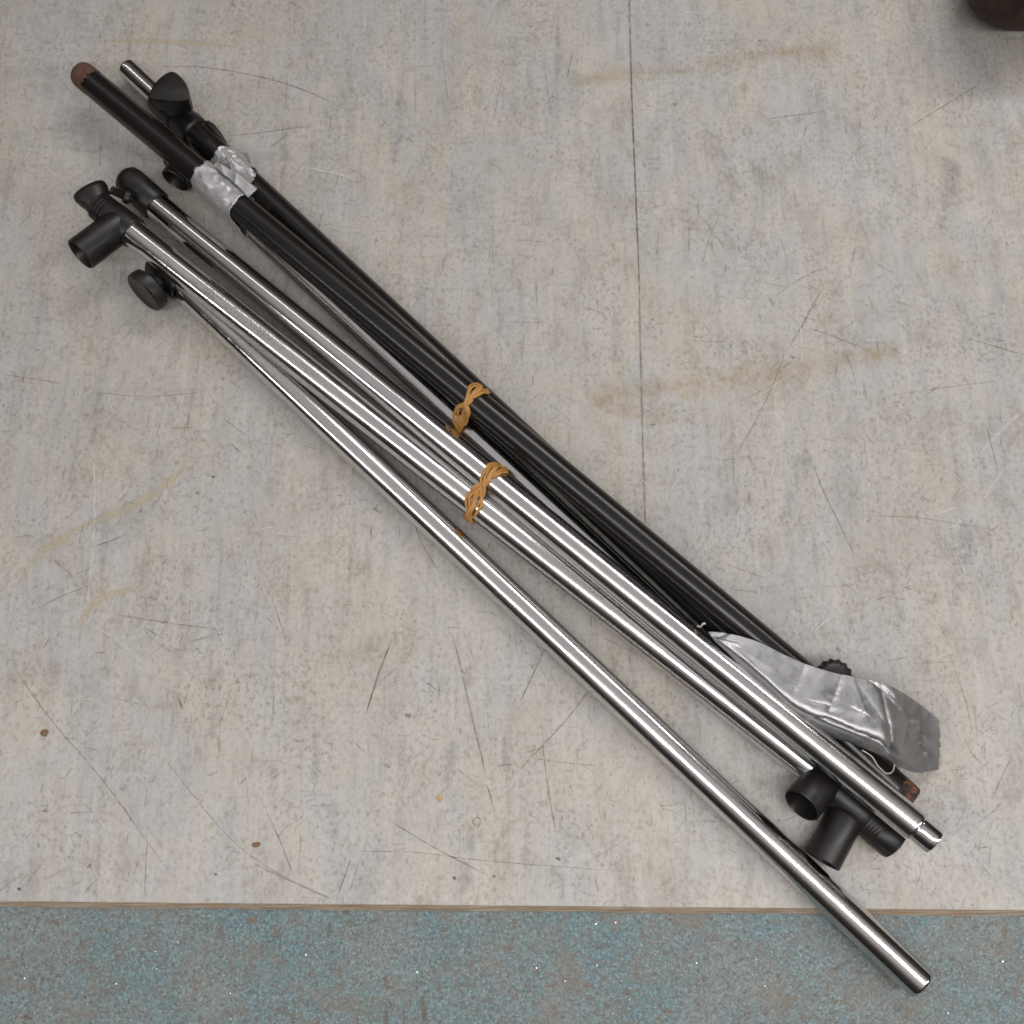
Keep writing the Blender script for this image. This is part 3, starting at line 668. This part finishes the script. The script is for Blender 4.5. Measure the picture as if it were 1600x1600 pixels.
def ribbon(bm, pts, cen, t, wa, wo, ph, seg=12):
    """flat elastic strip, twisting a little, along pts round cen"""
    uvl = bm.loops.layers.uv.verify(); rings = []; dist = 0
    n = len(pts)
    for i, p in enumerate(pts):
        tg = (pts[min(i + 1, n - 1)] - pts[max(i - 1, 0)]).normalized()
        out = (p - cen); out -= tg * out.dot(tg); out.normalize(); si = tg.cross(out).normalized()
        tw = .55 * math.sin(6.283 * 3 * i / n + ph) + .35 * math.sin(6.283 * 7 * i / n + 2 * ph)
        a = si * math.cos(tw) + out * math.sin(tw); b = out * math.cos(tw) - si * math.sin(tw)
        if i: dist += (p - pts[i - 1]).length
        k = 1 + .18 * math.sin(6.283 * 5 * i / n + ph)
        rings.append((dist, [bm.verts.new(p + a * wa * k * math.cos(6.283185 * q / seg) + b * wo / k * math.sin(6.283185 * q / seg)) for q in range(seg)]))
    for (d0, X), (d1, Y) in zip(rings, rings[1:]):
        for q in range(seg):
            j = (q + 1) % seg; f = bm.faces.new((X[q], X[j], Y[j], Y[q]))
            for lp, uv in zip(f.loops, ((d0, q * .0006), (d0, q * .0006 + .0006), (d1, q * .0006 + .0006), (d1, q * .0006))): lp[uvl].uv = uv
    bmesh.ops.recalc_face_normals(bm, faces=bm.faces)
def rubber_band(label, ax1, r1, x1, ax2, r2, skew, strands, spread, seed):
    c, t, s, w, c1, c2 = section(ax1, x1, ax2)
    bm = bmesh.new(); rnd = random.Random(seed)
    for k in range(strands):
        rs = rnd.uniform(.00115, .0016)
        lp = hull_loop(c1, r1 + rs * .85, c2, r2 + rs * .85, 140)
        ph = rnd.uniform(0, 6.28); off = (k / (strands - 1) - .5) * spread
        pts = []
        for i, (a, b) in enumerate(lp):
            th = 2 * math.pi * i / len(lp)
            m_ = math.hypot(a - (c1[0] + c2[0]) / 2, b - (c1[1] + c2[1]) / 2)
            lift = 1 + (.035 * math.sin(3 * th + ph + k) + .03 * math.sin(7 * th + 2 * k + ph)) * (k % 2 + .3)
            lift = max(1.0, lift)
            aa = (c1[0] + c2[0]) / 2 + (a - (c1[0] + c2[0]) / 2) * lift; bb = (c1[1] + c2[1]) / 2 + (b - (c1[1] + c2[1]) / 2) * lift
            u = off * math.cos(2 * th + ph * .3) + .0009 * math.sin(5 * th + ph) + .0005 * math.sin(11 * th + k) + skew * a
            p = c + t * u + s * aa + w * bb
            p.z = max(p.z, .0016)
            pts.append(p)
        pts.append(pts[0])
        ribbon(bm, pts, c + s * ((c1[0] + c2[0]) / 2) + w * ((c1[1] + c2[1]) / 2), t, rs * 1.05, rs * .72, ph)
    o = finish("rubber_band", bm, M_RUBBER, origin=ground(c), angle=80)
    o["label"] = label; o["category"] = "rubber band"; o["group"] = "rubber bands round the poles"
rubber_band("tan rubber band wound round the black pole and thin chrome pole", A, RA, 739, F, RF, .10, 6, .0125, 3)
rubber_band("tan rubber band wound round the two chrome poles", CC, RC, 768, E, RE, .12, 6, .0135, 8)

# ------------------------------------------------------------------ tape wrapped near the top
def wrap(bm, ax1, r1, x0, x1, ax2, r2, seed, amp=.0009, n=120, m=34, rag0=.004, rag1=.002, skew=0.0):
    uvl = bm.loops.layers.uv.verify(); t, s, w = frame(ax1.d); pa, pb = ax1.at(x0), ax1.at(x1); L = (pb - pa).length
    rings = []
    for j in range(m):
        v = j / (m - 1); c = pa + ax1.d * (L * v)
        q = ax2.p0 + ax2.d * ((c - ax2.p0).dot(t) / ax2.d.dot(t))
        lp = hull_loop((0, 0), r1 + .0007, ((q - c).dot(s), (q - c).dot(w)), r2 + .0007, n)
        ring = []
        mx, mz = (q - c).dot(s) / 2, (q - c).dot(w) / 2
        for i, (a, b) in enumerate(lp):
            d = math.hypot(a - mx, b - mz) + 1e-9
            th = 2 * math.pi * i / n
            disp = amp * (abs(vn(a * 110 + seed, b * 110, v * 2.2)) * 2.6 + .9 * max(0, .32 - abs(vn(a * 160, b * 160 + seed, v * 5))) * 3)
            e0 = rag0 * vn(2.2 * math.cos(th) + seed, 2.2 * math.sin(th), 1) + .0015 * vn(8 * math.cos(th), 8 * math.sin(th), seed)
            e1 = .55 * max(0.0, -b) + rag1 * vn(2.2 * math.cos(th), 2.2 * math.sin(th) + seed, 5)
            p = c + t * (e0 * (1 - v) + e1 * v + skew * a) + s * (a + (a - mx) / d * disp) + w * (b + (b - mz) / d * disp)
            p.z = max(p.z, .0006)
            ring.append(bm.verts.new(p))
        rings.append(ring)
    for j in range(m - 1):
        for i in range(n):
            k = (i + 1) % n
            f = bm.faces.new((rings[j][i], rings[j][k], rings[j + 1][k], rings[j + 1][i]))
            for lp_, uv in zip(f.loops, ((i, j), (i + 1, j), (i + 1, j + 1), (i, j + 1))): lp_[uvl].uv = (uv[0] * .0007, uv[1] * .0012)
def sheet(bm, rows, nu, nv, amp=.0006, freq=70, seed=0.0, folds=()):
    """smooth sheet through rows of points, crumpled a little, with a thickness"""
    uvl = bm.loops.layers.uv.verify()
    lines = [smooth_line(r, nu) for r in rows]
    grid = []
    for i in range(nu):
        grid.append(smooth_line([l[i] for l in lines], nv))
    V = [[None] * nv for _ in range(nu)]
    for i in range(nu):
        for j in range(nv):
            p = grid[i][j]
            a = grid[min(i + 1, nu - 1)][j] - grid[max(i - 1, 0)][j]; b = grid[i][min(j + 1, nv - 1)] - grid[i][max(j - 1, 0)]
            if folds and i > nu - 4 and nu > 100: p = p + a.normalized() * ((i - nu + 4) / 3 * (.0016 * vn(j * .16, 7.3, 1) + .0009 * vn(j * .7, 2.1, 4)))
            n = a.cross(b).normalized()
            d = amp * (vn(p.x * freq, p.y * freq, seed) + .6 * abs(vn(p.x * freq * 2.3, p.y * freq * 2.3, seed + 3)))
            for a, b_, h, wd in folds:
                ab = b_ - a; L2 = ab.x * ab.x + ab.y * ab.y
                u = ((p.x - a.x) * ab.x + (p.y - a.y) * ab.y) / L2
                uc = min(1.0, max(0.0, u)); u += 0.0
                ds = ((p.x - a.x) * ab.y - (p.y - a.y) * ab.x) / math.sqrt(L2) + .0009 * vn(u * 9, h * 3e3, seed)
                de = abs(u - uc) * math.sqrt(L2)
                d += h * math.exp(-abs(ds) / (wd if ds > 0 else wd * .45)) * math.exp(-(de / .006) ** 2)
            V[i][j] = bm.verts.new(p + n * d)
    for i in range(nu - 1):
        for j in range(nv - 1):
            f = bm.faces.new((V[i][j], V[i + 1][j], V[i + 1][j + 1], V[i][j + 1]))
            for lp, (a, b) in zip(f.loops, ((i, j), (i + 1, j), (i + 1, j + 1), (i, j + 1))): lp[uvl].uv = (a * .0012, b * .0012)
def solid(o, t):
    md = o.modifiers.new("thickness", 'SOLIDIFY'); md.thickness = t; md.offset = 1.0
    return o

tp = thing("wrapped_tape", "crumpled silver duct tape wound round the black poles near their top ends", "tape", ground(A.at(350)))
bm = bmesh.new(); wrap(bm, A, RA, 316, 377, F, RF, 1.3, amp=.0006)
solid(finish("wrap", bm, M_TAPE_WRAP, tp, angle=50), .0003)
bm = bmesh.new(); wrap(bm, B, RB, 348, 384, B, RB, 5.1, amp=.0006, rag0=.004, rag1=.003)
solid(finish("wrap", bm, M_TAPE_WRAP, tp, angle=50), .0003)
# lifted lip along the pole, ending in a curled corner
bm = bmesh.new()
sheet(bm, [[P(334, 258, .0462), P(350, 272, .0475), P(370, 289, .0475), P(388, 309, .0462)], [P(338, 254, .0475), P(356, 264, .0500), P(378, 279, .0515), P(399, 298, .0510)],
           [P(341, 256, .0455), P(358, 265, .0470), P(380, 278, .0480), P(402, 295, .0475)], [P(340, 260, .0420), P(357, 270, .0425), P(378, 284, .0430), P(397, 300, .0425)]], 60, 22, .0005, 120, 2.0,
      [(P(345, 255, .05), P(352, 275, .05), .0010, .0015), (P(372, 270, .05), P(366, 292, .05), .0009, .0012)])
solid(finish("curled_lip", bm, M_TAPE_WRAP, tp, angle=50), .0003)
# sheet bridging to the other pole
bm = bmesh.new()
sheet(bm, [[P(343, 262, .034), P(362, 278, .033), P(384, 292, .034)], [P(346, 254, .030), P(368, 268, .027), P(392, 286, .030)], [P(354, 246, .0275), P(376, 262, .0255), P(397, 280, .0245)], [P(366, 240, .0245), P(386, 256, .0245), P(400, 272, .0215)]], 44, 26, .0006, 140, 5.0,
      [(P(352, 250, .03), P(384, 282, .03), .0016, .0018), (P(366, 244, .03), P(394, 270, .03), -.0012, .0014)])
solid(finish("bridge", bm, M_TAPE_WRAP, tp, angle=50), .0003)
# thin crinkled ribbons standing up
bm = bmesh.new()
sheet(bm, [[P(344, 231, .0425), P(350, 240, .0430), P(359, 253, .0440), P(361, 273, .0430)], [P(347, 232, .0385), P(353, 240, .038), P(362, 254, .038), P(364, 272, .038)], [P(350, 238, .030), P(356, 246, .030), P(366, 258, .030), P(368, 272, .031)]], 36, 14, .0006, 150, 6.0)
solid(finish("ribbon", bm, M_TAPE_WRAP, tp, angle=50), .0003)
bm = bmesh.new()
sheet(bm, [[P(372, 236, .025), P(382, 243, .026), P(391, 256, .0245)], [P(380, 238, .029), P(387, 245, .031), P(393, 258, .028)], [P(387, 239, .035), P(393, 248, .035), P(394, 262, .030)]], 24, 14, .0006, 130, 9.0)
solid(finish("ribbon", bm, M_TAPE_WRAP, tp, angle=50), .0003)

# ------------------------------------------------------------------ long loose tape strip at the lower end
ts = thing("tape_strip", "long loose strip of silver duct tape lying over the lower ends of the poles", "tape", ground(P(1300, 1110)))
rows_top = [(1106, 987, .050), (1140, 990, .052), (1185, 1003, .052), (1232, 1026, .051), (1282, 1045, .049), (1332, 1057, .047), (1368, 1064, .046), (1396, 1074, .042), (1432, 1096, .026), (1468, 1125, .012)]
rows_mid = [(1110, 992, .051), (1150, 1008, .053), (1190, 1032, .054), (1234, 1062, .0535), (1285, 1090, .053), (1330, 1104, .050), (1362, 1112, .049), (1390, 1126, .0455), (1428, 1146, .026), (1469, 1160, .007)]
rows_m2 = [(1114, 998, .050), (1156, 1026, .053), (1196, 1060, .055), (1240, 1098, .054), (1290, 1126, .053), (1332, 1142, .0525), (1364, 1152, .050), (1390, 1166, .045), (1426, 1184, .022), (1468, 1184, .006)]
rows_bot = [(1120, 1005, .048), (1160, 1044, .047), (1202, 1084, .045), (1246, 1122, .043), (1296, 1150, .040), (1332, 1163, .040), (1364, 1176, .039), (1396, 1192, .036), (1428, 1207, .020), (1466, 1203, .004)]
bm = bmesh.new()
FZ = .05
def fold(x0, y0, x1, y1, h, w): return (P(x0, y0, FZ), P(x1, y1, FZ), h * .7, w * .8)
folds = [fold(1298, 1127, 1408, 1173, .0032, .006), fold(1316, 1058, 1296, 1108, .0014, .005), fold(1382, 1070, 1402, 1170, .0016, .004), fold(1392, 1088, 1466, 1144, .0016, .005),
         fold(1404, 1180, 1462, 1202, -.0022, .004), fold(1268, 1097, 1300, 1104, .0008, .003), fold(1335, 1062, 1352, 1112, -.0014, .008), fold(1340, 1110, 1352, 1116, .0012, .003),
         fold(1368, 1066, 1392, 1080, .0018, .003), fold(1440, 1140, 1468, 1168, .0014, .004), fold(1436, 1132, 1430, 1150, .001, .003), fold(1258, 1040, 1240, 1080, .0007, .006),
         fold(1262, 1120, 1288, 1124, .0008, .002), fold(1118, 996, 1136, 990, .0020, .002), fold(1122, 1000, 1146, 1006, -.0015, .003), fold(1350, 1080, 1378, 1120, .0009, .006), fold(1290, 1140, 1400, 1185, -.0008, .003)]
sheet(bm, [[P(*q) for q in r] for r in (rows_top, rows_mid, rows_m2, rows_bot)], 240, 90, .0005, 34, 4.0, folds)
for v in bm.verts: v.co.z = max(v.co.z, .0012)
solid(finish("strip", bm, M_TAPE, ts, angle=60), .0003)
bm = bmesh.new(); pipe(bm, smooth_line([P(1347, 1172, .036), P(1362, 1182, .034), P(1372, 1197, .030), P(1384, 1208, .027), (P(1394, 1206, .028)), P(1398, 1194, .034)], 50), .00045, 8)
finish("loose_thread", bm, M_THREAD, ts)
bm = bmesh.new(); pipe(bm, smooth_line([P(1090, 978, .046), P(1095, 979, .049), P(1098, 975, .052), P(1102, 974, .052)], 20), .0007, 8)
finish("loose_thread", bm, M_THREAD, ts)

# ------------------------------------------------------------------ dark vessel at the far corner, crumb
pv = P(1566, 12, 0)
bm = lathe(pv, Vector((0, 0, 1)), [(0, .018), (.0005, .020), (.004, .026), (.012, .037), (.024, .0475), (.038, .0515), (.060, .053), (.085, .051), (.100, .047), (.102, .045), (.100, .043), (.040, .040), (.040, 0)], 72)
o = finish("dark_bowl", bm, M_WOOD, origin=pv)
o["label"] = "dark brown rounded bowl cut off by the far corner of the picture"; o["category"] = "bowl"
M_CRUMB = mat_rust("orange_crumb", (0.55, 0.30, 0.08), (0.75, 0.50, 0.22)); M_CHIP = mat_rust("brown_chip", (0.16, 0.08, 0.038), (0.27, 0.145, 0.065))
for (x, y, r, ex, mt, lab) in ((688, 1246, .0015, (.9, 1.9, .9), M_CRUMB, "tiny pale orange crumb lying alone below the middle of the poles"),
                               (69, 1145, .0028, (1.0, .95, .5), M_CHIP, "brownish orange chip of dirt near the left edge of the bench sheet"),
                               (400, 1320, .0023, (1.2, .75, .5), M_CHIP, "small flat brown chip just above the blue board")):
    bm = bmesh.new(); bmesh.ops.create_icosphere(bm, subdivisions=3, radius=r); cp = P(x, y, r * ex[2])
    for v in bm.verts:
        k = 1 + .45 * vn(v.co.x * .9 / r, v.co.y * .9 / r, v.co.z * .9 / r + x)
        v.co = Vector((v.co.x * ex[0], v.co.y * ex[1], v.co.z * ex[2])) * k + cp
    o = finish("crumb", bm, mt, origin=ground(cp)); o["label"] = lab; o["category"] = "crumb"
# rust fleck on the clutched pole
bm = bmesh.new(); bmesh.ops.create_icosphere(bm, subdivisions=3, radius=.0022); cp = P(444, 528, .0362)
for v in bm.verts: v.co = Vector((v.co.x * 1.5, v.co.y * .9, v.co.z * .5)) * (1 + .5 * vn(v.co.x * 500, v.co.y * 500, 1)) + cp
finish("rust_fleck", bm, mat_rust("rust_spot", (0.20, 0.07, 0.02), (0.33, 0.15, 0.06)), rE)
